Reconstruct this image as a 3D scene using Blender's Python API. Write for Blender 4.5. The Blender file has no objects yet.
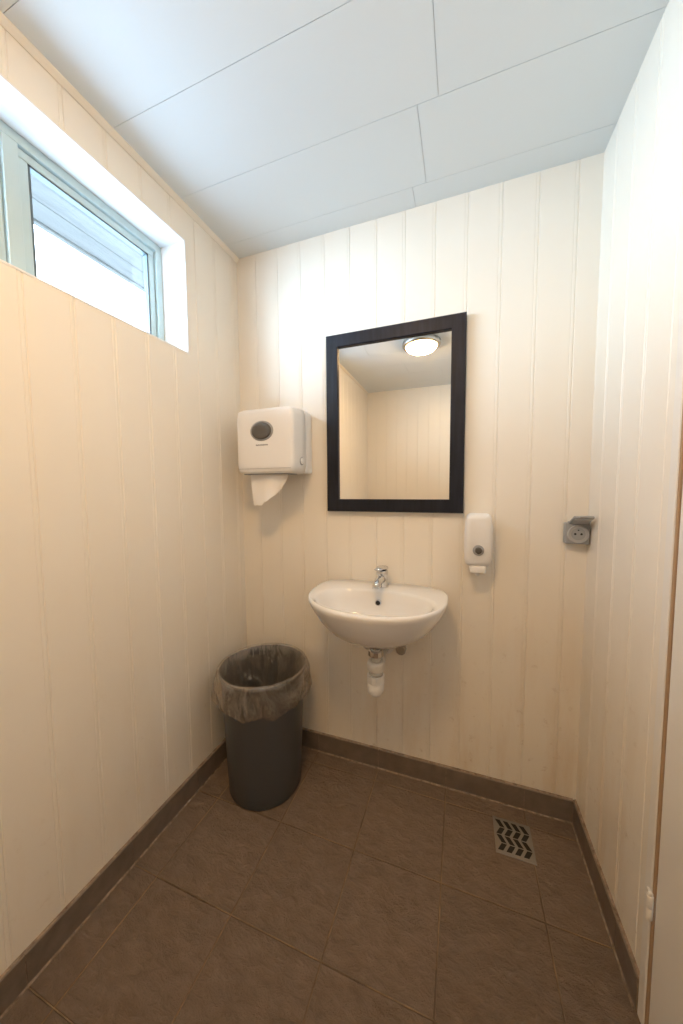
import bpy, bmesh, math, random
from mathutils import Vector, Matrix, noise
random.seed(4)
S = bpy.context.scene
COL = S.collection
# ------------------------------------------------------------------ room numbers (metres)
XL, XR, YB, YR, ZC = -1.057, 0.438, 1.43, -1.02, 2.428
CAMZ = 1.295

# ------------------------------------------------------------------ material helpers
def mat(name, color=(.8,.8,.8), rough=.5, metal=0.0, spec=.5, coat=0.0):
    m = bpy.data.materials.new(name); m.use_nodes = True
    b = m.node_tree.nodes['Principled BSDF']
    b.inputs['Base Color'].default_value = (*color, 1)
    b.inputs['Roughness'].default_value = rough
    b.inputs['Metallic'].default_value = metal
    b.inputs['Specular IOR Level'].default_value = spec
    b.inputs['Coat Weight'].default_value = coat
    return m
def N(m, t, **kw):
    n = m.node_tree.nodes.new(t)
    for k, v in kw.items():
        if k in n.inputs: n.inputs[k].default_value = v
        else: setattr(n, k, v)
    return n
def L(m, a, b): m.node_tree.links.new(a, b)
def bsdf(m): return m.node_tree.nodes['Principled BSDF']
def math_n(m, op, a, b=None, c=None):
    n = N(m, 'ShaderNodeMath', operation=op)
    for i, v in enumerate((a, b, c)):
        if v is None: continue
        if isinstance(v, (int, float)): n.inputs[i].default_value = v
        else: L(m, v, n.inputs[i])
    return n.outputs[0]
def noise_n(m, scale, detail=4, rough=.5, vec=None, dist=0.0):
    n = N(m, 'ShaderNodeTexNoise'); n.inputs['Scale'].default_value = scale
    n.inputs['Detail'].default_value = detail; n.inputs['Roughness'].default_value = rough
    n.inputs['Distortion'].default_value = dist
    if vec is not None: L(m, vec, n.inputs['Vector'])
    return n
def mapping(m, scale=(1,1,1), loc=(0,0,0)):
    tc = N(m, 'ShaderNodeTexCoord'); mp = N(m, 'ShaderNodeMapping')
    mp.inputs['Scale'].default_value = scale; mp.inputs['Location'].default_value = loc
    L(m, tc.outputs['Object'], mp.inputs['Vector']); return mp.outputs[0]
def ramp(m, fac, stops):
    r = N(m, 'ShaderNodeValToRGB'); e = r.color_ramp.elements
    while len(e) < len(stops): e.new(.5)
    for i, (p, c) in enumerate(stops):
        e[i].position = p; e[i].color = (*c, 1) if len(c) == 3 else c
    L(m, fac, r.inputs[0]); return r.outputs[0]
def mixc(m, fac, a, b, mode='MIX'):
    n = N(m, 'ShaderNodeMix', data_type='RGBA', blend_type=mode)
    for i, v in ((0, fac), (6, a), (7, b)):
        if isinstance(v, (int, float)): n.inputs[i].default_value = v
        elif isinstance(v, tuple): n.inputs[i].default_value = (*v, 1)
        else: L(m, v, n.inputs[i])
    return n.outputs[2]
def bump(m, h, strength=.2, dist=.01):
    n = N(m, 'ShaderNodeBump'); n.inputs['Strength'].default_value = strength
    n.inputs['Distance'].default_value = dist; L(m, h, n.inputs['Height'])
    L(m, n.outputs[0], bsdf(m).inputs['Normal']); return n

# painted pine panelling, gloss cream paint
M_wall = mat('cream_paint', (.86,.79,.68), .34)
v = mapping(M_wall)
n1 = noise_n(M_wall, 2.2, 3, .5, v)
c = ramp(M_wall, n1.outputs[0], [(.3,(.855,.805,.715)),(.75,(.88,.84,.76))])
sp = N(M_wall, 'ShaderNodeSeparateXYZ'); L(M_wall, v, sp.inputs[0])
low = math_n(M_wall, 'SUBTRACT', 1.15, math_n(M_wall, 'MULTIPLY', sp.outputs[2], 1.2)); 
lowc = N(M_wall,'ShaderNodeClamp'); L(M_wall, low, lowc.inputs[0])
sn = noise_n(M_wall, 26, 7, .72, v)
spots = ramp(M_wall, sn.outputs[0], [(.60,(0,0,0)),(.70,(1,1,1))])
# more scuffing towards the wet right-hand end of the room
rx = N(M_wall,'ShaderNodeMapRange'); rx.inputs[1].default_value=-.9; rx.inputs[2].default_value=.2; rx.inputs[3].default_value=.30; rx.inputs[4].default_value=1.0
L(M_wall, sp.outputs[0], rx.inputs[0])
amt = math_n(M_wall,'MULTIPLY', lowc.outputs[0], rx.outputs[0])
sfac = math_n(M_wall, 'MULTIPLY', math_n(M_wall,'MULTIPLY', spots, amt), .5)
vst = mapping(M_wall, (9,9,1.5)); sn2 = noise_n(M_wall, 1.0, 6, .65, vst)
st2 = ramp(M_wall, sn2.outputs[0], [(.48,(0,0,0)),(.74,(1,1,1))])
sfac2 = math_n(M_wall,'MULTIPLY', math_n(M_wall,'MULTIPLY', st2, amt), .55)
c2 = mixc(M_wall, sfac, c, (.40,.28,.16)); c3 = mixc(M_wall, sfac2, c2, (.66,.49,.29))
L(M_wall, c3, bsdf(M_wall).inputs['Base Color'])
vs = mapping(M_wall, (60,60,3))
n2 = noise_n(M_wall, 1.0, 4, .6, vs)
bump(M_wall, n2.outputs[0], .05, .002)

M_trimw = mat('white_gloss_paint', (.84,.82,.78), .35)
M_reveal = mat('reveal_paint', (.86,.86,.85), .4)
M_ceil = mat('ceiling_board_paint', (.765,.81,.825), .55)
v = mapping(M_ceil); n1 = noise_n(M_ceil, 90, 3, .6, v); bump(M_ceil, n1.outputs[0], .05, .002)
M_seam = mat('board_seam', (.60,.61,.62), .8)

# floor tile: slate-relief brown tiles 300 mm with grout
def tile_mat(name, grid=True):
    m = mat(name, (.2,.13,.09), .42)
    v = mapping(m)
    sp = N(m, 'ShaderNodeSeparateXYZ'); L(m, v, sp.inputs[0])
    def edge(o, off):
        a = math_n(m, 'DIVIDE', math_n(m, 'SUBTRACT', o, off), .30)
        fr = math_n(m, 'FRACT', math_n(m, 'ADD', a, 20.0))
        d = math_n(m, 'MINIMUM', fr, math_n(m, 'SUBTRACT', 1.0, fr))
        return math_n(m, 'MULTIPLY', d, .30), math_n(m, 'FLOOR', math_n(m, 'ADD', a, 20.0))
    dx, ix = edge(sp.outputs[0], -.04); dy, iy = edge(sp.outputs[1], 1.05)
    d = math_n(m, 'MINIMUM', dx, dy)
    mask = N(m, 'ShaderNodeMapRange'); mask.inputs[1].default_value=.0010; mask.inputs[2].default_value=.0026
    L(m, d, mask.inputs[0])
    cb = N(m,'ShaderNodeCombineXYZ'); L(m, ix, cb.inputs[0]); L(m, iy, cb.inputs[1])
    wn = N(m,'ShaderNodeTexWhiteNoise'); L(m, cb.outputs[0], wn.inputs[0])
    off = N(m,'ShaderNodeVectorMath', operation='MULTIPLY_ADD'); L(m, wn.outputs['Color'], off.inputs[0])
    off.inputs[1].default_value=(7,7,7); L(m, v, off.inputs[2])
    mp2 = N(m,'ShaderNodeMapping'); mp2.inputs['Rotation'].default_value=(0,0,.7); mp2.inputs['Scale'].default_value=(1,1.8,1)
    L(m, off.outputs[0], mp2.inputs[0])
    n1 = noise_n(m, 18, 10, .72, mp2.outputs[0], .3)
    n2 = noise_n(m, 5, 3, .5, off.outputs[0])
    n3 = noise_n(m, 130, 3, .6, v)
    base = ramp(m, n1.outputs[0], [(.3,(.215,.155,.115)),(.7,(.340,.252,.192))])
    tint = math_n(m, 'MULTIPLY_ADD', wn.outputs['Value'], .12, .92)
    hs = N(m,'ShaderNodeHueSaturation'); L(m, base, hs.inputs['Color']); L(m, tint, hs.inputs['Value'])
    gn = noise_n(m, 7, 4, .6, v)
    gc = ramp(m, gn.outputs[0], [(.4,(.20,.14,.10)),(.62,(.46,.31,.18))])
    col = mixc(m, mask.outputs[0], gc, hs.outputs[0])
    L(m, col, bsdf(m).inputs['Base Color'])
    h = math_n(m,'ADD', math_n(m,'MULTIPLY', n1.outputs[0], 1.0), math_n(m,'MULTIPLY', n2.outputs[0], .4))
    h = math_n(m,'ADD', h, math_n(m,'MULTIPLY', n3.outputs[0], .10))
    h = math_n(m,'MULTIPLY', math_n(m,'ADD', h, .2), mask.outputs[0])
    bump(m, h, 1.0, .026)
    rr = math_n(m,'MULTIPLY_ADD', n1.outputs[0], .3, .27); L(m, rr, bsdf(m).inputs['Roughness'])
    return m
M_tile = tile_mat('slate_relief_tile')
M_skirt = mat('skirting_tile', (.20,.145,.11), .45)
v = mapping(M_skirt); n1 = noise_n(M_skirt, 22, 6, .6, v)
L(M_skirt, ramp(M_skirt, n1.outputs[0], [(.3,(.15,.118,.095)),(.7,(.21,.168,.138))]), bsdf(M_skirt).inputs['Base Color'])
bump(M_skirt, n1.outputs[0], .3, .005)
M_grout = mat('grout', (.38,.27,.18), .9)
v = mapping(M_grout); n1 = noise_n(M_grout, 60, 4, .6, v)
L(M_grout, ramp(M_grout, n1.outputs[0], [(.35,(.16,.12,.085)),(.65,(.38,.30,.23))]), bsdf(M_grout).inputs['Base Color'])

M_porc = mat('white_porcelain', (.86,.86,.86), .08, coat=.5)
M_plast = mat('white_plastic', (.84,.84,.84), .28)
M_plast2 = mat('white_pvc', (.84,.84,.83), .3)
M_nut = mat('pvc_nut_shadow', (.60,.60,.58), .4)
M_grey = mat('grey_plastic', (.30,.31,.33), .4)
M_dgrey = mat('smoked_window', (.10,.095,.09), .15)
M_chrome = mat('chrome', (.72,.73,.75), .12, 1.0)
M_steel = mat('brushed_steel', (.42,.40,.37), .38, 1.0)
M_black = mat('hole_shade_black', (.012,.011,.01), .7)  # dark inside of holes and slots, painted as solid black
M_bin = mat('bin_grey_plastic', (.066,.069,.076), .42)
v = mapping(M_bin); n1 = noise_n(M_bin, 150, 2, .5, v); bump(M_bin, n1.outputs[0], .08, .002)
M_frame = mat('black_stained_wood', (.012,.013,.020), .45, spec=.3)
v = mapping(M_frame, (40,40,4)); n1 = noise_n(M_frame, 1.5, 4, .6, v)
L(M_frame, ramp(M_frame, n1.outputs[0], [(.35,(.004,.005,.010)),(.75,(.014,.017,.030))]), bsdf(M_frame).inputs['Base Color'])
bump(M_frame, n1.outputs[0], .2, .002)
M_mirror = mat('mirror_silver', (.90,.90,.88), .0, 1.0)
M_window = mat('window_frame_paint', (.50,.63,.65), .35)
M_gasket = mat('window_gasket', (.10,.13,.14), .5)
M_eave = mat('eave_timber', (.03,.03,.03), .7)
v = mapping(M_eave, (40,3,40)); n1 = noise_n(M_eave, 1.5, 4, .6, v)
L(M_eave, ramp(M_eave, n1.outputs[0], [(.3,(.068,.064,.060)),(.7,(.10,.095,.088))]), bsdf(M_eave).inputs['Base Color'])
bsdf(M_eave).inputs['Specular IOR Level'].default_value = .05
M_paper = mat('paper_towel', (.90,.89,.88), .9)
v = mapping(M_paper); n1 = noise_n(M_paper, 120, 3, .5, v); bump(M_paper, n1.outputs[0], .2, .002)
M_text = mat('grey_print', (.18,.18,.2), .6)
M_lampring = mat('brushed_nickel', (.45,.44,.42), .3, 1.0)
M_doorglow = mat('painted_door_glow', (.50,.29,.12), .4)
M_seal = mat('door_seal_tan', (.42,.28,.17), .6)

M_glass = bpy.data.materials.new('window_glass'); M_glass.use_nodes = True
nt = M_glass.node_tree; nt.nodes.clear()
o = nt.nodes.new('ShaderNodeOutputMaterial'); t = nt.nodes.new('ShaderNodeBsdfTransparent'); g = nt.nodes.new('ShaderNodeBsdfGlossy')
g.inputs['Roughness'].default_value = .02; mx = nt.nodes.new('ShaderNodeMixShader'); mx.inputs[0].default_value = .06
nt.links.new(t.outputs[0], mx.inputs[1]); nt.links.new(g.outputs[0], mx.inputs[2]); nt.links.new(mx.outputs[0], o.inputs[0])

# clear crinkled polythene: mostly transparent, crease highlights painted in as denser pale film
M_bag = bpy.data.materials.new('clear_liner_film'); M_bag.use_nodes = True
nt = M_bag.node_tree; nt.nodes.clear()
o = nt.nodes.new('ShaderNodeOutputMaterial'); t = nt.nodes.new('ShaderNodeBsdfTransparent'); g = nt.nodes.new('ShaderNodeBsdfPrincipled')
t.inputs[0].default_value = (.97,.96,.94,1)
g.inputs['Roughness'].default_value = .10; g.inputs['Base Color'].default_value = (.72,.62,.52,1)
g.inputs['Specular IOR Level'].default_value = 1.0
gl = nt.nodes.new('ShaderNodeBsdfGlossy'); gl.inputs['Roughness'].default_value = .13
mx = nt.nodes.new('ShaderNodeMixShader'); mx2 = nt.nodes.new('ShaderNodeMixShader'); mx2.inputs[0].default_value = .10
tc = nt.nodes.new('ShaderNodeTexCoord'); mp = nt.nodes.new('ShaderNodeMapping'); mp.inputs['Scale'].default_value=(1,1,.45)
nt.links.new(tc.outputs['Object'], mp.inputs[0])
nn = nt.nodes.new('ShaderNodeTexNoise'); nn.inputs['Scale'].default_value = 13; nn.inputs['Distortion'].default_value=1.0; nn.inputs['Detail'].default_value=3
nt.links.new(mp.outputs[0], nn.inputs[0])
def mth(op, a, b=None, cl=False):
    q = nt.nodes.new('ShaderNodeMath'); q.operation = op; q.use_clamp = cl
    for i, vv in enumerate((a, b)):
        if vv is None: continue
        if isinstance(vv, (int, float)): q.inputs[i].default_value = vv
        else: nt.links.new(vv, q.inputs[i])
    return q.outputs[0]
crease_glint = mth('SUBTRACT', 1.0, mth('MULTIPLY', mth('ABSOLUTE', mth('SUBTRACT', nn.outputs[0], .5)), 14.0), True)
crease_glint = mth('POWER', crease_glint, 1.5)
lw = nt.nodes.new('ShaderNodeLayerWeight'); lw.inputs[0].default_value = .25
fac = mth('ADD', mth('ADD', mth('MULTIPLY', lw.outputs['Facing'], .42), mth('MULTIPLY', crease_glint, .17)), .07, True)
bp = nt.nodes.new('ShaderNodeBump'); bp.inputs['Strength'].default_value=1.0; bp.inputs['Distance'].default_value=.05
nt.links.new(nn.outputs[0], bp.inputs['Height']); nt.links.new(bp.outputs[0], g.inputs['Normal']); nt.links.new(bp.outputs[0], gl.inputs['Normal'])
nt.links.new(fac, mx.inputs[0])
nt.links.new(t.outputs[0], mx.inputs[1]); nt.links.new(g.outputs[0], mx.inputs[2])
nt.links.new(mx.outputs[0], mx2.inputs[1]); nt.links.new(gl.outputs[0], mx2.inputs[2]); nt.links.new(mx2.outputs[0], o.inputs[0])

def emis(name, col, s):
    m = bpy.data.materials.new(name); m.use_nodes = True; nt = m.node_tree; nt.nodes.clear()
    o = nt.nodes.new('ShaderNodeOutputMaterial'); e = nt.nodes.new('ShaderNodeEmission')
    e.inputs[0].default_value = (*col, 1); e.inputs[1].default_value = s; nt.links.new(e.outputs[0], o.inputs[0]); return m
M_dome = emis('opal_glass_lit', (1.0,.61,.265), 96)

# ------------------------------------------------------------------ mesh helpers
class B:
    """mesh builder with several materials"""
    def __init__(s, name, mats):
        s.name = name; s.mats = mats; s.bm = bmesh.new()
    def _mi(s, faces, m):
        i = s.mats.index(m)
        for f in faces: f.material_index = i
    def box(s, x0, x1, y0, y1, z0, z1, m, bev=0, seg=2, smooth=False):
        r = bmesh.ops.create_cube(s.bm, size=1.0)
        vs = r['verts']
        for v in vs:
            v.co = Vector(((x0+x1)/2+v.co.x*(x1-x0), (y0+y1)/2+v.co.y*(y1-y0), (z0+z1)/2+v.co.z*(z1-z0)))
        fs = list({f for v in vs for f in v.link_faces}); s._mi(fs, m)
        if bev:
            es = list({e for v in vs for e in v.link_edges})
            rb = bmesh.ops.bevel(s.bm, geom=es, offset=bev, segments=seg, profile=.5, affect='EDGES')
            s._mi(rb['faces'], m)
            vv = {v for f in rb['faces'] for v in f.verts}
            fs = list({f for v in vv for f in v.link_faces})
            if smooth:
                for f in fs: f.smooth = True
        return fs
    def lathe(s, prof, c, m, seg=32, axis='Z', smooth=True, cap0=True, cap1=True):
        rings = []
        for r, h in prof:
            ring = []
            for i in range(seg):
                a = 2*math.pi*i/seg; p = (r*math.cos(a), r*math.sin(a), h)
                if axis == 'Y': p = (p[0], p[2], p[1])
                elif axis == 'X': p = (p[2], p[0], p[1])
                ring.append(s.bm.verts.new(Vector(p)+Vector(c)))
            rings.append(ring)
        fs = []
        for a, b in zip(rings, rings[1:]):
            for i in range(seg):
                j = (i+1) % seg; fs.append(s.bm.faces.new((a[i], a[j], b[j], b[i])))
        for f in fs: f.smooth = smooth
        if cap0: fs.append(s.bm.faces.new(rings[0][::-1]))
        if cap1: fs.append(s.bm.faces.new(rings[-1]))
        s._mi(fs, m); return fs
    def tube(s, pts, rad, m, seg=16):
        pts = [Vector(p) for p in pts]; rings = []
        up = None
        for k, p in enumerate(pts):
            d = (pts[min(k+1, len(pts)-1)]-pts[max(k-1, 0)]).normalized()
            if up is None:
                up = Vector((0,0,1)) if abs(d.z) < .9 else Vector((1,0,0))
            a = (up-d*up.dot(d)).normalized(); b = d.cross(a); up = a
            r = rad[k] if isinstance(rad, (list, tuple)) else rad
            rings.append([s.bm.verts.new(p+(a*math.cos(2*math.pi*i/seg)+b*math.sin(2*math.pi*i/seg))*r) for i in range(seg)])
        fs = []
        for a, b in zip(rings, rings[1:]):
            for i in range(seg):
                j = (i+1) % seg; fs.append(s.bm.faces.new((a[i], a[j], b[j], b[i])))
        for f in fs: f.smooth = True
        fs.append(s.bm.faces.new(rings[0][::-1])); fs.append(s.bm.faces.new(rings[-1]))
        s._mi(fs, m)
    def loft(s, rings, m, close0=True, close1=True, smooth=True):
        R = [[s.bm.verts.new(p) for p in r] for r in rings]; n = len(R[0]); fs = []
        for a, b in zip(R, R[1:]):
            for i in range(n):
                j = (i+1) % n; fs.append(s.bm.faces.new((a[i], a[j], b[j], b[i])))
        if close0: fs.append(s.bm.faces.new(R[0][::-1]))
        if close1: fs.append(s.bm.faces.new(R[-1]))
        for f in fs: f.smooth = smooth
        s._mi(fs, m); return fs
    def prism(s, poly, map3, t0, t1, m):
        """poly list of (a,b); map3(a,b,t)->xyz"""
        A = [s.bm.verts.new(map3(a, b, t0)) for a, b in poly]; C = [s.bm.verts.new(map3(a, b, t1)) for a, b in poly]
        fs = [s.bm.faces.new(A), s.bm.faces.new(C[::-1])]
        n = len(poly)
        for i in range(n):
            j = (i+1) % n; fs.append(s.bm.faces.new((A[j], A[i], C[i], C[j])))
        s._mi(fs, m); return fs
    def done(s, parent=None, recalc=True):
        if recalc: bmesh.ops.recalc_face_normals(s.bm, faces=s.bm.faces[:])
        me = bpy.data.meshes.new(s.name); s.bm.to_mesh(me); s.bm.free()
        for m in s.mats: me.materials.append(m)
        ob = bpy.data.objects.new(s.name, me); COL.objects.link(ob)
        if parent: ob.parent = parent
        return ob
def empty(name, loc=(0,0,0)):
    e = bpy.data.objects.new(name, None); COL.objects.link(e); e.empty_display_size = .1; return e

# ------------------------------------------------------------------ room shell
P = .12; CH = .0026; TB = .014
def panelling(b, m3, cuts, z0, z1, m):
    """vertical V-groove boards between consecutive cuts; m3(u,depth,z); outer ends are square"""
    for k, (u0, u1) in enumerate(zip(cuts, cuts[1:])):
        a = [(u0,-TB),(u0,0)] if k == 0 else [(u0,-TB),(u0,-CH),(u0+CH,0)]
        c = [(u1,0),(u1,-TB)] if k == len(cuts)-2 else [(u1-CH,0),(u1,-CH),(u1,-TB)]
        mid = []
        if u1-u0 > .08:      # shallow bead line beside each joint
            q = u1-.011
            mid = [(q-.0017,0),(q,-.0013),(q+.0017,0)]
        b.prism(a+mid+c, lambda a_, d, t: m3(a_, d, t), z0, z1, m)
def cuts(lo, hi, ref):
    k = math.ceil((lo-ref)/P+1e-6); r = [lo]
    while ref+k*P < hi-.012:
        if ref+k*P > lo+.012: r.append(ref+k*P)
        k += 1
    return r+[hi]

b = B('wall_back', [M_wall])
panelling(b, lambda u,d,z: (u, YB-d, z), cuts(XL, XR, .01), 0, ZC, M_wall)
b.box(XL-.2, XR+.1, YB+TB, YB+.12, 0, ZC, M_wall)
b.done()
b = B('wall_rear', [M_wall])
panelling(b, lambda u,d,z: (u, YR+d, z), cuts(XL, XR, .01), 0, ZC, M_wall)
b.box(XL-.2, XR+.1, YR-.12, YR-TB, 0, ZC, M_wall)
b.done()

# left wall with window opening
WY0, WY1, WZ0, WZ1 = .12, 1.10, CAMZ+.556, CAMZ+1.003
WT = .17
b = B('wall_left', [M_wall])
f = lambda u,d,z: (XL+d, u, z)
allc = cuts(YR, YB, .55)
panelling(b, f, [c for c in allc if c < WY0-.012]+[WY0], 0, ZC, M_wall)
panelling(b, f, [WY1]+[c for c in allc if c > WY1+.012], 0, ZC, M_wall)
mid = [WY0]+[c for c in allc if WY0+.012 < c < WY1-.012]+[WY1]
panelling(b, f, mid, 0, WZ0, M_wall); panelling(b, f, mid, WZ1, ZC, M_wall)
x0, x1 = XL-WT, XL-TB
b.box(x0, x1, YR-.1, WY0, 0, ZC, M_wall); b.box(x0, x1, WY1, YB+.1, 0, ZC, M_wall)
b.box(x0, x1, WY0, WY1, 0, WZ0, M_wall); b.box(x0, x1, WY0, WY1, WZ1, ZC, M_wall)
b.done()

# right wall with door
DY1 = .925; DY0 = .10; DZ = 2.06
b = B('wall_right', [M_wall])
f = lambda u,d,z: (XR-d, u, z)
allc = cuts(YR, YB, .97)
panelling(b, f, [c for c in allc if c < DY0-.012]+[DY0], 0, ZC, M_wall)
panelling(b, f, [DY1]+[c for c in allc if c > DY1+.012], 0, ZC, M_wall)
panelling(b, f, [DY0]+[c for c in allc if DY0+.012 < c < DY1-.012]+[DY1], DZ, ZC, M_wall)
b.box(XR+TB, XR+.12, YR-.1, DY0, 0, ZC, M_wall); b.box(XR+TB, XR+.12, DY1, YB+.1, 0, ZC, M_wall)
b.box(XR+TB, XR+.12, DY0, DY1, DZ, ZC, M_wall)
b.done()

# door: frame, leaf, hinges
door = empty('door_1')
b = B('door_frame', [M_trimw, M_seal])
b.box(XR-.008, XR+.10, DY1-.022, DY1+.006, 0.0, DZ+.012, M_trimw, .003)
b.box(XR-.006, XR+.10, DY1-.030, DY1-.022, 0.0, DZ-.030, M_seal, .002)
b.box(XR-.008, XR+.10, DY0-.012, DY0+.030, 0.0, DZ+.012, M_trimw, .003)
b.box(XR-.008, XR+.10, DY0+.03, DY1-.03, DZ-.030, DZ+.012, M_trimw, .003)
b.done(door)
b = B('door_leaf', [M_trimw])
b.box(XR-.004, XR+.038, DY0+.034, DY1-.033, .012, DZ-.034, M_trimw, .003)
b.done(door)
b = B('door_hinges', [M_trimw])
for hz in (.33, 1.83):
    b.lathe([(.0055,-.030),(.0065,-.028),(.0065,-.001),(.0055,0),(.0065,.001),(.0065,.028),(.0055,.030)], (XR-.013, DY1-.030, hz), M_trimw, 16)
    b.lathe([(.0035,.030),(.0055,.034),(.003,.038)], (XR-.013, DY1-.030, hz), M_trimw, 12)
    b.box(XR-.0105, XR-.007, DY1-.028, DY1-.010, hz-.028, hz+.028, M_trimw)
b.done(door)
b = B('door_handle', [M_steel])
b.lathe([(.025,0),(.025,-.008),(.022,-.010)], (XR-.004, DY0+.10, 1.02), M_steel, 24, 'X')
b.tube([(XR-.007,DY0+.10,1.02),(XR-.045,DY0+.10,1.02),(XR-.052,DY0+.115,1.02),(XR-.052,DY0+.215,1.02)], .008, M_steel)
b.done(door)
b = B('door_glow_strip', [M_doorglow])
b.box(XR-.030, XR+.10, DY0+.03, DY1-.032, -.01, .010, M_doorglow, .003)  # added strip; its orange colour stands in for light under the door
b.done(door)

# floor
b = B('floor', [M_tile]); b.box(XL-.2, XR+.12, YR-.12, YB+.12, -.08, 0, M_tile); b.done()

# ceiling of painted boards, 265 mm rows with staggered end joints
b = B('ceiling', [M_ceil, M_seam])
g = .0007
rows = [YR-.05]; y = 1.335-.265*9
while y < 1.34:
    if y > YR: rows.append(y)
    y += .265
rows.append(YB+.05)
for i, (y0, y1) in enumerate(zip(rows, rows[1:])):
    e = [-.19, -.14, -.08, -2, .25, -.75, .1, -.5][(len(rows)-2-i) % 8]
    xs = [XL-.05]+([e] if e > XL else [])+[XR+.05]
    for xa, xb in zip(xs, xs[1:]):
        b.box(xa+g, xb-g, y0+g, y1-g, ZC, ZC+.012, M_ceil)
b.box(XL-.2, XR+.12, YR-.12, YB+.12, ZC+.003, ZC+.08, M_seam)
b.done()

# trims
b = B('trim_1', [M_wall])   # small cover strip, left wall / ceiling
b.prism([(0,0),(.016,0),(.016,-.004),(.004,-.016),(0,-.016)], lambda a,c,t: (XL+a, t, ZC+c), YR, YB, M_wall); b.done()

# tiled skirting
SH = .092; ST = .011
def skirt(name, m3, lo, hi, ref):
    b = B(name, [M_skirt, M_grout])
    k = math.ceil((lo-ref)/.3); c = [lo]
    while ref+k*.3 < hi-.01:
        if ref+k*.3 > lo+.01: c.append(ref+k*.3)
        k += 1
    c.append(hi)
    for a, d in zip(c, c[1:]):
        b.prism([(0,.004),(ST,.004),(ST,SH-.002),(ST-.002,SH),(0,SH)], m3, a+.001, d-.001, M_skirt)
    b.prism([(0,0),(ST-.002,0),(ST-.002,SH-.001),(0,SH+.003)], m3, lo, hi, M_grout)
    seg = int((hi-lo)/.012)
    prev = None
    for i in range(seg+1):
        t = lo+(hi-lo)*i/seg; w = .003+.004*abs(noise.noise(Vector((t*35, ref, 0)))); h = .003+.003*abs(noise.noise(Vector((t*45, 3, ref))))
        ring = [b.bm.verts.new(m3(*q, t)) for q in ((ST-.003,.0),(ST+w,.0005),(ST,h+.002))]
        if prev:
            for q in range(2):
                fc = b.bm.faces.new((prev[q], prev[q+1], ring[q+1], ring[q])); fc.material_index = 1
        prev = ring
    b.done()
skirt('baseboard_back', lambda a,c,t: (t, YB-a, c), XL+ST, XR-ST, -.04)
skirt('baseboard_left', lambda a,c,t: (XL+a, t, c), YR+ST, YB, 1.05)
skirt('baseboard_right', lambda a,c,t: (XR-a, t, c), DY1+.007, YB, 1.05)
skirt('baseboard_rear', lambda a,c,t: (t, YR+a, c), XL, XR-ST, -.04)

# ------------------------------------------------------------------ window
win = empty('window_1')
XF = XL-.12   # inner face of the frame
b = B('window_reveal', [M_reveal])
b.box(XF-.045, XL+.001, WY0, WY1, WZ1-.006, WZ1, M_reveal); b.box(XF-.045, XL+.001, WY0, WY1, WZ0, WZ0+.006, M_reveal)
b.box(XF-.045, XL+.001, WY0, WY0+.006, WZ0+.006, WZ1-.006, M_reveal); b.box(XF-.045, XL+.001, WY1-.006, WY1, WZ0+.006, WZ1-.006, M_reveal)
b.done(win)
b = B('window_outer_frame', [M_window])
a0, a1, z0, z1 = WY0+.006, WY1-.006, WZ0+.006, WZ1-.006
w = .028
b.box(XF-.045, XF, a0, a1, z0, z0+w, M_window, .002); b.box(XF-.045, XF, a0, a1, z1-w, z1, M_window, .002)
b.box(XF-.045, XF, a0, a0+w, z0+w, z1-w, M_window, .002); b.box(XF-.045, XF, a1-w, a1, z0+w, z1-w, M_window, .002)
b.box(XF-.045, XF, .588, .624, z0+w, z1-w, M_window, .002)
b.done(win)
def sash(name, y0, y1):
    b = B(name, [M_window, M_gasket, M_glass]); za, zb = z0+w+.002, z1-w-.002; s = .024; X0, X1 = XF-.040, XF-.010
    b.box(X0, X1, y0, y1, za, za+s, M_window, .003); b.box(X0, X1, y0, y1, zb-s, zb, M_window, .003)
    b.box(X0, X1, y0, y0+s, za+s, zb-s, M_window, .003); b.box(X0, X1, y1-s, y1, za+s, zb-s, M_window, .003)
    gk = .006; G0, G1 = X0+.008, X1-.002
    b.box(G0, G1, y0+s, y1-s, za+s, za+s+gk, M_gasket); b.box(G0, G1, y0+s, y1-s, zb-s-gk, zb-s, M_gasket)
    b.box(G0, G1, y0+s, y0+s+gk, za+s, zb-s, M_gasket); b.box(G0, G1, y1-s-gk, y1-s, za+s, zb-s, M_gasket)
    b.box(X0+.013, X0+.017, y0+s, y1-s, za+s, zb-s, M_glass)
    b.done(win)
sash('window_sash_right', .626, a1-w-.002)
sash('window_sash_left', a0+w+.002, .586)

# boarded roof overhang outside
b = B('roof_eave', [M_eave])
ze = CAMZ+1.20
for i in range(4):
    xa = XL-.25-.12*i
    b.box(xa-.118, xa, -3, 5, ze, ze+.02, M_eave, .003)
b.box(XL-.76, XL-.735, -3, 5, ze-.008, ze+.16, M_eave, .004)
b.box(XL-.735, XL-.17, -3, 5, ze+.02, ze+.04, M_eave)
b.done()

# ------------------------------------------------------------------ mirror
mir = empty('wall_mirror')
x0, x1, z0m, z1m = -.5765, .0105, CAMZ-.098, CAMZ+.680
fw = .055; yf = YB-.028
b = B('mirror_frame', [M_frame])
o4 = [(x0,z0m),(x1,z0m),(x1,z1m),(x0,z1m)]
i4 = [(x0+fw,z0m+fw),(x1-fw,z0m+fw),(x1-fw,z1m-fw),(x0+fw,z1m-fw)]
def lerp(t): return [(o4[i][0]+(i4[i][0]-o4[i][0])*t, o4[i][1]+(i4[i][1]-o4[i][1])*t) for i in range(4)]
prof = [(0,YB-.001),(0,yf+.003),(.05,yf),(.95,yf),(1,yf+.003),(1,YB-.012)]
rings = [[b.bm.verts.new((q[0], y, q[1])) for q in lerp(t)] for t, y in prof]
for A, C in zip(rings, rings[1:]):
    for i in range(4):
        j = (i+1) % 4; b.bm.faces.new((A[i], A[j], C[j], C[i]))
b.done(mir)
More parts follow.
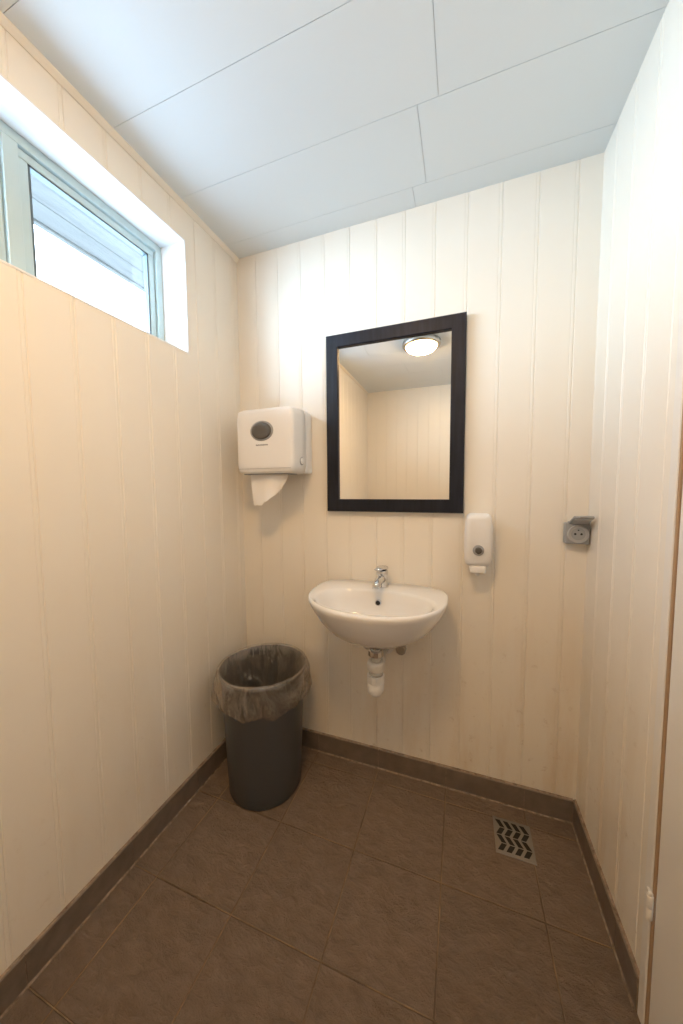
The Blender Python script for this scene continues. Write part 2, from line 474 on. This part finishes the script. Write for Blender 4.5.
b = B('mirror_glass', [M_mirror])
b.box(x0+fw-.004, x1-fw+.004, YB-.015, YB-.010, z0m+fw-.004, z1m-fw+.004, M_mirror)
b.done(mir)

# ------------------------------------------------------------------ ceiling lamp
lamp = empty('ceiling_lamp'); LX, LY = -.305, .15
b = B('lamp_base_ring', [M_lampring])
b.lathe([(.09,0),(.138,0),(.144,-.006),(.146,-.026),(.138,-.038),(.120,-.042),(.116,-.030)], (LX,LY,ZC), M_lampring, 48, cap0=False, cap1=False)
b.done(lamp)
b = B('lamp_dome', [M_dome])
pr = [(.117*math.cos(a), -.036-.050*math.sin(a)) for a in [math.pi/2*i/6 for i in range(6)]]+[(.002,-.086)]
b.lathe(pr, (LX,LY,ZC), M_dome, 24, cap0=True)
b.done(lamp)

# ------------------------------------------------------------------ paper towel dispenser
tw = empty('paper_towel_dispenser')
tx0, tx1, tz0, tz1 = -.938, -.655, CAMZ+.070, CAMZ+.360
b = B('dispenser_body', [M_plast, M_grey])
b.box(tx0+.004, tx1-.004, YB-.075, YB-.0005, tz0+.004, tz1-.006, M_plast, .012, 3, True)
b.done(tw)
b = B('dispenser_cover', [M_plast])
n = 48; rings = []
def coverring(inset):
    pts = []
    a, c = (tx1-tx0)/2-inset, (tz1-tz0)/2-inset
    for i in range(n):
        t = 2*math.pi*i/n; ex = 13.0
        ct, st = math.cos(t), math.sin(t)
        r = (abs(ct)**ex+abs(st)**ex)**(-1/ex)
        pts.append((ct*r*a, st*r*c))
    return pts
cx, cz = (tx0+tx1)/2, (tz0+tz1)/2
for y, inset in [(YB-.078,.004),(YB-.081,.0),(YB-.130,.0),(YB-.180,.001),(YB-.192,.003),(YB-.198,.008),(YB-.201,.016),(YB-.203,.05)]:
    ring = []
    for px, pz in coverring(inset):
        zz = pz
        if pz > 0: zz = pz-.010*max(0,(YB-y-.10)/.1)
        ring.append(Vector((cx+px, y, cz+zz)))
    rings.append(ring)
b.loft(rings, M_plast); b.done(tw)
b = B('dispenser_details', [M_dgrey, M_text, M_grey, M_plast])
wz = CAMZ+.252; wx = -.803; rr = []
for sc, yy in ((1.18,YB-.1995),(1.18,YB-.204),(1.05,YB-.2055)):
    rr.append([Vector((wx+.048*sc*math.cos(2*math.pi*i/32), yy, wz+.036*sc*math.sin(2*math.pi*i/32))) for i in range(32)])
b.loft(rr, M_grey)
rr = []
for sc, yy in ((1.0,YB-.203),(1.0,YB-.207),(.8,YB-.210),(.4,YB-.2115)):
    rr.append([Vector((wx+.048*sc*math.cos(2*math.pi*i/32), yy, wz+.036*sc*math.sin(2*math.pi*i/32))) for i in range(32)])
b.loft(rr, M_dgrey)
for i in range(10):
    b.box(wx-.030+i*.006, wx-.030+i*.006+.0042, YB-.2035, YB-.2020, wz-.062, wz-.056-.001*(i%2), M_text)
b.lathe([(.018,0),(.018,.003),(.015,.004)], (tx1-.001, YB-.125, tz0+.055), M_grey, 24, 'X')
b.lathe([(.0135,0),(.0135,.0055),(.011,.006)], (tx1-.001, YB-.125, tz0+.055), M_plast, 24, 'X')
b.box(tx0+.012, tx1-.012, YB-.2042, YB-.200, tz0+.0225, tz0+.0235, M_grey)
b.box(tx0+.03, tx1-.03, YB-.188, YB-.11, tz0-.0015, tz0+.002, M_grey)
b.done(tw)
b = B('paper_sheet', [M_paper])
nx, nz = 24, 14; g2 = []
for j in range(nz+1):
    row = []; t = j/nz
    for i in range(nx+1):
        s_ = i/nx; x = -.893+.190*s_
        if s_ < .30: ln = .142-.015*abs(s_-.15)
        elif s_ < .85: ln = .142-.080*((s_-.30)/.55)
        else: ln = .062-.20*(s_-.85)
        ln += .007*noise.noise(Vector((s_*12,0,0)))
        row.append(b.bm.verts.new((x+.008*t*(1-s_), YB-.160-.006*t+.012*math.sin(s_*9+t*1.5)*t, tz0+.004-ln*t)))
    g2.append(row)
for j in range(nz):
    for i in range(nx):
        fc = b.bm.faces.new((g2[j][i], g2[j][i+1], g2[j+1][i+1], g2[j+1][i])); fc.smooth = True
b.done(tw)

# ------------------------------------------------------------------ soap dispenser
sd = empty('soap_dispenser')
b = B('soap_body', [M_plast])
sx, sz0, sz1 = .066, CAMZ-.300, CAMZ-.094
cz = (sz0+sz1)/2; hh = (sz1-sz0)/2; rings = []
for y, ins in [(YB-.0005,.006),(YB-.006,.003),(YB-.055,.0),(YB-.085,.001),(YB-.095,.005),(YB-.100,.012),(YB-.102,.024)]:
    ring = []
    for i in range(40):
        t = 2*math.pi*i/40; ct, st = math.cos(t), math.sin(t); ex = 7
        r = (abs(ct)**ex+abs(st)**ex)**(-1/ex)
        px, pz = ct*r*(.050-ins), st*r*(hh-ins)
        tp = 1-.04*(pz/hh > 0)*abs(pz/hh)
        yy = y
        if y < YB-.05: yy = y+.018*max(0, -pz/hh-.25)**1.3*1.3
        ring.append(Vector((sx+px*tp, yy, cz+pz)))
    rings.append(ring)
b.loft(rings, M_plast); b.done(sd)
b = B('soap_details', [M_grey, M_dgrey, M_plast, M_text])
b.lathe([(.020,0),(.020,-.006),(.017,-.008)], (sx, YB-.095, CAMZ-.232), M_grey, 28, 'Y')
b.lathe([(.012,-.007),(.012,-.010),(.008,-.011)], (sx, YB-.095, CAMZ-.232), M_dgrey, 24, 'Y')
for i in range(6): b.box(sx-.018+i*.006, sx-.018+i*.006+.004, YB-.0915, YB-.086, CAMZ-.268, CAMZ-.263, M_text)
b.box(sx-.029, sx+.029, YB-.085, YB-.02, sz0-.026, sz0+.006, M_plast, .008, 3, True)
b.lathe([(.010,0),(.010,-.008),(.007,-.012)], (sx, YB-.06, sz0-.024), M_plast, 16)
b.done(sd)

# ------------------------------------------------------------------ wall socket with lifted lid
ws = empty('wall_socket')
M_sock = mat('socket_grey', (.33,.35,.37), .4); M_sockl = mat('socket_insert', (.46,.47,.48), .35)
b = B('socket_box', [M_sock, M_sockl, M_black])
ax0, ax1, az0, az1 = .3605, .4345, CAMZ-.202, CAMZ-.126; ay = YB-.036
b.box(ax0, ax1, ay, YB-.0005, az0, az1, M_sock, .004, 3, True)
scx, scz = (ax0+ax1)/2+.001, (az0+az1)/2-.001
b.lathe([(.033,0),(.033,-.004),(.031,-.006),(.0295,-.006),(.0285,.0),(.0275,.004)], (scx, ay, scz), M_sockl, 36, 'Y', cap0=False, cap1=False)
b.lathe([(.0285,0.0),(.028,-.0015)], (scx, ay, scz), M_sockl, 36, 'Y')
b.lathe([(.022,0.0),(.022,-.0030)], (scx, ay, scz), M_sock, 30, 'Y')
for dx in (-.0095,.0095): b.lathe([(.0038,0),(.0038,-.0036)], (scx+dx, ay, scz), M_black, 12, 'Y')
b.lathe([(.0025,0),(.0025,-.0036)], (scx, ay, scz+.014), M_black, 12, 'Y')
b.done(ws)
b = B('socket_lid', [M_sock, M_sockl])
b.box(-.030, .030, -.062, 0, -.005, .005, M_sock, .0035, 2, True)
b.box(-.025, .025, -.057, -.006, -.0075, -.004, M_sockl, .002)
b.lathe([(.005,-.033),(.005,.033)], (0,0,0), M_sock, 14, 'X')
b.box(-.014,.014,-.068,-.060,-.004,.003,M_sock,.002)
ob = b.done(ws); ob.location = (scx+.001, ay+.004, az1+.001); ob.rotation_euler = (math.radians(-24),0,0)

# ------------------------------------------------------------------ wash basin
wb = empty('wash_basin')
BX = -.310; ZR = CAMZ-.416
NB = 96
def outer(s, z, yc=1.27):
    pts = []
    for i in range(NB):
        t = 2*math.pi*i/NB; ct, st = math.cos(t), math.sin(t)
        if st >= 0: ex, bb = 3.6, YB-.001-1.27
        else: ex, bb = 2.15, .262
        r = (abs(ct)**ex+abs(st)**ex)**(-1/ex)
        x, y = ct*r*.272, st*r*bb
        yy = 1.27+y
        pts.append(Vector((BX+x*s, yc+(yy-yc)*s, z)))
    return pts
def inner(s, z, yc=1.185):
    pts = []
    for i in range(NB):
        t = 2*math.pi*i/NB; ct, st = math.cos(t), math.sin(t)
        ex = 2.5 if st > 0 else 2.1; bb = .118 if st > 0 else .142
        r = (abs(ct)**ex+abs(st)**ex)**(-1/ex)
        pts.append(Vector((BX+ct*r*.226*s, yc+st*r*bb*s, z)))
    return pts
rings = [outer(.20,ZR-.163,1.22), outer(.40,ZR-.161,1.235), outer(.58,ZR-.150,1.25), outer(.74,ZR-.124,1.27), outer(.86,ZR-.088,1.31), outer(.94,ZR-.052,1.35), outer(.985,ZR-.024,1.40),
         outer(1.0,ZR-.010,1.43), outer(1.0,ZR-.003,1.43), outer(.992,ZR+.001,1.40), outer(.975,ZR+.002,1.35), inner(1.06,ZR+.001), inner(1.02,ZR-.002), inner(.985,ZR-.010), inner(.94,ZR-.035), inner(.88,ZR-.068),
         inner(.76,ZR-.098), inner(.56,ZR-.117), inner(.32,ZR-.126), inner(.13,ZR-.129)]
b = B('basin_bowl', [M_porc]); b.loft(rings, M_porc); b.done(wb)
b = B('basin_fittings', [M_chrome, M_black])
b.lathe([(.030,0),(.031,.002),(.024,.003),(.020,.0)], (BX,1.185,ZR-.129), M_chrome, 28)
b.lathe([(.018,.0),(.018,.0035)], (BX,1.185,ZR-.129), M_black, 20)
b.lathe([(.013,0),(.013,-.004),(.010,-.0045)], (BX,1.290,ZR-.045), M_chrome, 20, 'Y')
b.lathe([(.0095,-.003),(.0095,-.006)], (BX,1.290,ZR-.045), M_black, 16, 'Y')
b.done(wb)

# tap
tap = empty('basin_tap'); TY = 1.365
b = B('tap_body', [M_chrome])
b.lathe([(.027,0),(.027,.004),(.0235,.008),(.0225,.05),(.025,.056),(.025,.066),(.022,.072)], (BX,TY,ZR+.001), M_chrome, 32)
b.tube([(BX,TY-.010,ZR+.034),(BX,TY-.045,ZR+.043),(BX,TY-.085,ZR+.042),(BX,TY-.108,ZR+.034),(BX,TY-.113,ZR+.022)], [.018,.017,.0155,.0145,.014], M_chrome, 20)
b.done(tap)
b = B('tap_lever', [M_chrome])
rr = []
for t, wd, th in [(0,.023,.010),(.3,.023,.010),(.6,.016,.006),(1,.0155,.004)]:
    y = TY+.016-.095*t; z = ZR+.080+.012*t
    rr.append([Vector((BX+wd*math.cos(a), y, z+th*math.sin(a))) for a in [2*math.pi*i/20 for i in range(20)]])
b.loft(rr, M_chrome); b.done(tap)

# bottle trap and pipes
tr = empty('sink_trap'); ty = 1.235
b = B('trap_pipes', [M_plast2, M_nut, M_chrome])
z = ZR-.1635; tx = BX+.004
b.lathe([(.036,0),(.036,-.010),(.024,-.018),(.0205,-.020),(.0205,-.046)], (tx,ty,z), M_chrome, 28)
b.lathe([(.019,-.040),(.018,-.070)], (tx,ty,z), M_plast2, 28)
b.lathe([(.027,-.050),(.030,-.054),(.030,-.074),(.027,-.078)], (tx,ty,z), M_chrome, 12, smooth=False)
b.lathe([(.019,-.078),(.019,-.100)], (tx,ty,z), M_nut, 28)
b.lathe([(.026,-.098),(.033,-.102),(.034,-.108),(.034,-.130),(.030,-.136)], (tx,ty,z), M_plast2, 28)
b.lathe([(.028,-.136),(.028,-.152)], (tx,ty,z), M_nut, 28)
b.lathe([(.033,-.152),(.035,-.156),(.035,-.182)], (tx,ty,z), M_plast2, 14, smooth=False)
b.lathe([(.033,-.182),(.033,-.212),(.030,-.226),(.022,-.236),(.010,-.240)], (tx,ty,z), M_plast2, 28)
b.tube([(tx,ty,z-.118),(tx,ty+.06,z-.118),(tx,ty+.195,z-.118)], .020, M_plast2)
b.lathe([(.028,.036),(.028,.058)], (tx,ty,z-.118), M_plast2, 20, 'Y')
b.lathe([(.040,.183),(.034,.192),(.034,.195)], (tx,ty,z-.118), M_plast2, 24, 'Y')
b.done(tr)
sv = empty('stop_valves')
b = B('valves_and_hoses', [M_chrome, M_steel])
for dx, zz in ((.090,-.240),(-.050,-.240)):
    X = BX+dx
    b.lathe([(.024,0),(.022,-.008),(.012,-.010),(.012,-.095)], (X,YB,ZR+zz), M_chrome, 20, 'Y')
    b.tube([(X,YB-.09,ZR+zz),(X,YB-.09,ZR+zz+.035)], .012, M_chrome)
    b.lathe([(.017,-.095),(.021,-.100),(.021,-.122),(.017,-.128)], (X,YB,ZR+zz), M_steel, 10, 'Y')
    b.tube([(X,YB-.09,ZR+zz+.028),(X,YB-.093,ZR+zz+.040),(X*.8+BX*.2,YB-.105,ZR+zz+.074)], .008, M_steel)
b.done(sv)

# ------------------------------------------------------------------ waste bin with liner
wbn = empty('waste_bin'); CX, CY = -.802, 1.197; BH = .535; R0, R1 = .156, .182
b = B('bin_shell', [M_bin])
b.lathe([(R0-.012,.0),(R0-.004,.003),(R0,.012),(R0+.004,.10),(R1-.006,BH-.05),(R1-.004,BH-.022),(R1+.003,BH-.018),(R1+.005,BH-.004),(R1+.002,BH),(R1-.003,BH-.002),(R1-.009,BH-.03),(R0-.003,.05),(R0-.012,.012)], (CX,CY,0), M_bin, 64)
b.done(wbn)
b = B('bin_liner', [M_bag])
nn_, rows_ = 200, []
spec = [(R0-.05,.06,.010,0),(R0-.030,.16,.014,.4),(R1-.045,.30,.014,.9),(R1-.030,.40,.012,1.4),(R1-.018,.47,.007,1.8),(R1-.003,BH+.004,.001,2.0),(R1+.002,BH+.008,.001,2.1),(R1+.009,BH+.004,.0015,2.2),
        (R1+.013,BH-.012,.005,2.35),(R1+.017,BH-.030,.008,2.55),(R1+.021,BH-.048,.011,2.75),(R1+.023,BH-.066,.013,2.95),(R1+.023,BH-.084,.014,3.15),(R1+.021,BH-.100,.014,3.35),(R1+.016,BH-.114,.012,3.5),(R1+.010,BH-.122,.009,3.6)]
for k_, (r, z, amp, fz) in enumerate(spec):
    row = []
    for i in range(nn_):
        a = 2*math.pi*i/nn_; ca, sa = math.cos(a), math.sin(a)
        k = noise.noise(Vector((ca*5, sa*5, fz)))*amp+noise.noise(Vector((ca*17, sa*17, fz*1.7)))*amp*1.0
        k2 = noise.noise(Vector((ca*3+7, sa*3, 1.0)))
        rr_, zz = r+k, z
        if k_ > 8:
            hang = (k_-8)/7; zz += hang*(k2*.014+.004*math.sin(a*3+1)+.004*noise.noise(Vector((ca*12,sa*12,9))))
            rr_ = max(rr_, R1+.004-.032*(BH-zz)/BH)
        rx_ = CX+rr_*ca; ry = CY+rr_*sa
        ry = min(ry, YB-.014); rx_ = max(rx_, XL+.014)
        row.append(Vector((rx_, ry, zz)))
    rows_.append(row)
b.loft(rows_, M_bag, close0=False, close1=False); b.done(wbn, recalc=False)

# ------------------------------------------------------------------ floor drain
fd = empty('floor_drain'); dx0, dx1, dy0, dy1 = .140, .268, 1.212, 1.350
b = B('drain_grate', [M_steel, M_black])
b.box(dx0, dx1, dy0, dy1, -.002, .0035, M_steel, .001)
nr, ncl = 4, 4
ww, wh = (dx1-dx0-.018)/ncl, (dy1-dy0-.018)/nr
for j in range(nr):
    for i in range(ncl):
        px, py = dx0+.009+(i+.5)*ww, dy0+.009+(j+.5)*wh
        sg = 1 if j % 2 == 0 else -1
        hw, hl, sh = .0085, wh*.44, sg*.0075      # slanted slots, their inner shade painted as black prisms
        poly = [(px-hw-sh,py-hl),(px+hw-sh,py-hl),(px+hw+sh,py+hl),(px-hw+sh,py+hl)]
        b.prism(poly, lambda a,c,t: (a,c,t), .0030, .0038, M_black)
b.done(fd)

# ------------------------------------------------------------------ light
W = bpy.data.worlds.new('overcast_sky'); S.world = W; W.use_nodes = True
wt = W.node_tree; bg = wt.nodes['Background']
tc = wt.nodes.new('ShaderNodeTexCoord'); sx_ = wt.nodes.new('ShaderNodeSeparateXYZ'); wt.links.new(tc.outputs['Generated'], sx_.inputs[0])
mr = wt.nodes.new('ShaderNodeMapRange'); mr.inputs[1].default_value=-1; mr.inputs[2].default_value=1; wt.links.new(sx_.outputs[2], mr.inputs[0])
cr = wt.nodes.new('ShaderNodeValToRGB'); wt.links.new(mr.outputs[0], cr.inputs[0])
e = cr.color_ramp.elements
stops = [(0.0,(.09,.125,.165)),(.30,(.145,.205,.275)),(.44,(.50,.76,1.0)),(.56,(.57,.80,1.0)),(.68,(.28,.35,.43)),(1.0,(.24,.31,.40))]
while len(e) < len(stops): e.new(.5)
for i, (p, c) in enumerate(stops): e[i].position = p; e[i].color = (*c, 1)
wt.links.new(cr.outputs[0], bg.inputs[0]); bg.inputs[1].default_value = 45.0
pl = bpy.data.lights.new('window_portal', 'AREA'); pl.shape = 'RECTANGLE'; pl.size = WY1-WY0; pl.size_y = WZ1-WZ0
pl.cycles.is_portal = True
po = bpy.data.objects.new('window_portal', pl); COL.objects.link(po)
po.location = (XL-WT-.02, (WY0+WY1)/2, (WZ0+WZ1)/2)
po.rotation_euler = Matrix(((0,0,-1),(1,0,0),(0,-1,0))).to_euler()   # -Z points to +X
po.parent = win

# ------------------------------------------------------------------ camera
cd = bpy.data.cameras.new('camera'); cam = bpy.data.objects.new('camera', cd); COL.objects.link(cam)
cd.sensor_fit = 'VERTICAL'; cd.sensor_height = 36; cd.lens = 329.88/1024*36; cd.clip_start = .01
ya, pi_, ro = [math.radians(a) for a in (19.8748,-3.8807,-.391)]
F = Vector((-math.sin(ya)*math.cos(pi_), math.cos(ya)*math.cos(pi_), math.sin(pi_)))
R = Vector((math.cos(ya), math.sin(ya), 0)); U = R.cross(F)
R, U = R*math.cos(ro)+U*math.sin(ro), -R*math.sin(ro)+U*math.cos(ro)
M = Matrix((R, U, -F)).transposed().to_4x4(); M.translation = Vector((0,0,CAMZ)); cam.matrix_world = M
S.camera = cam
S.view_settings.view_transform = 'Standard'
S.view_settings.exposure = 0.0
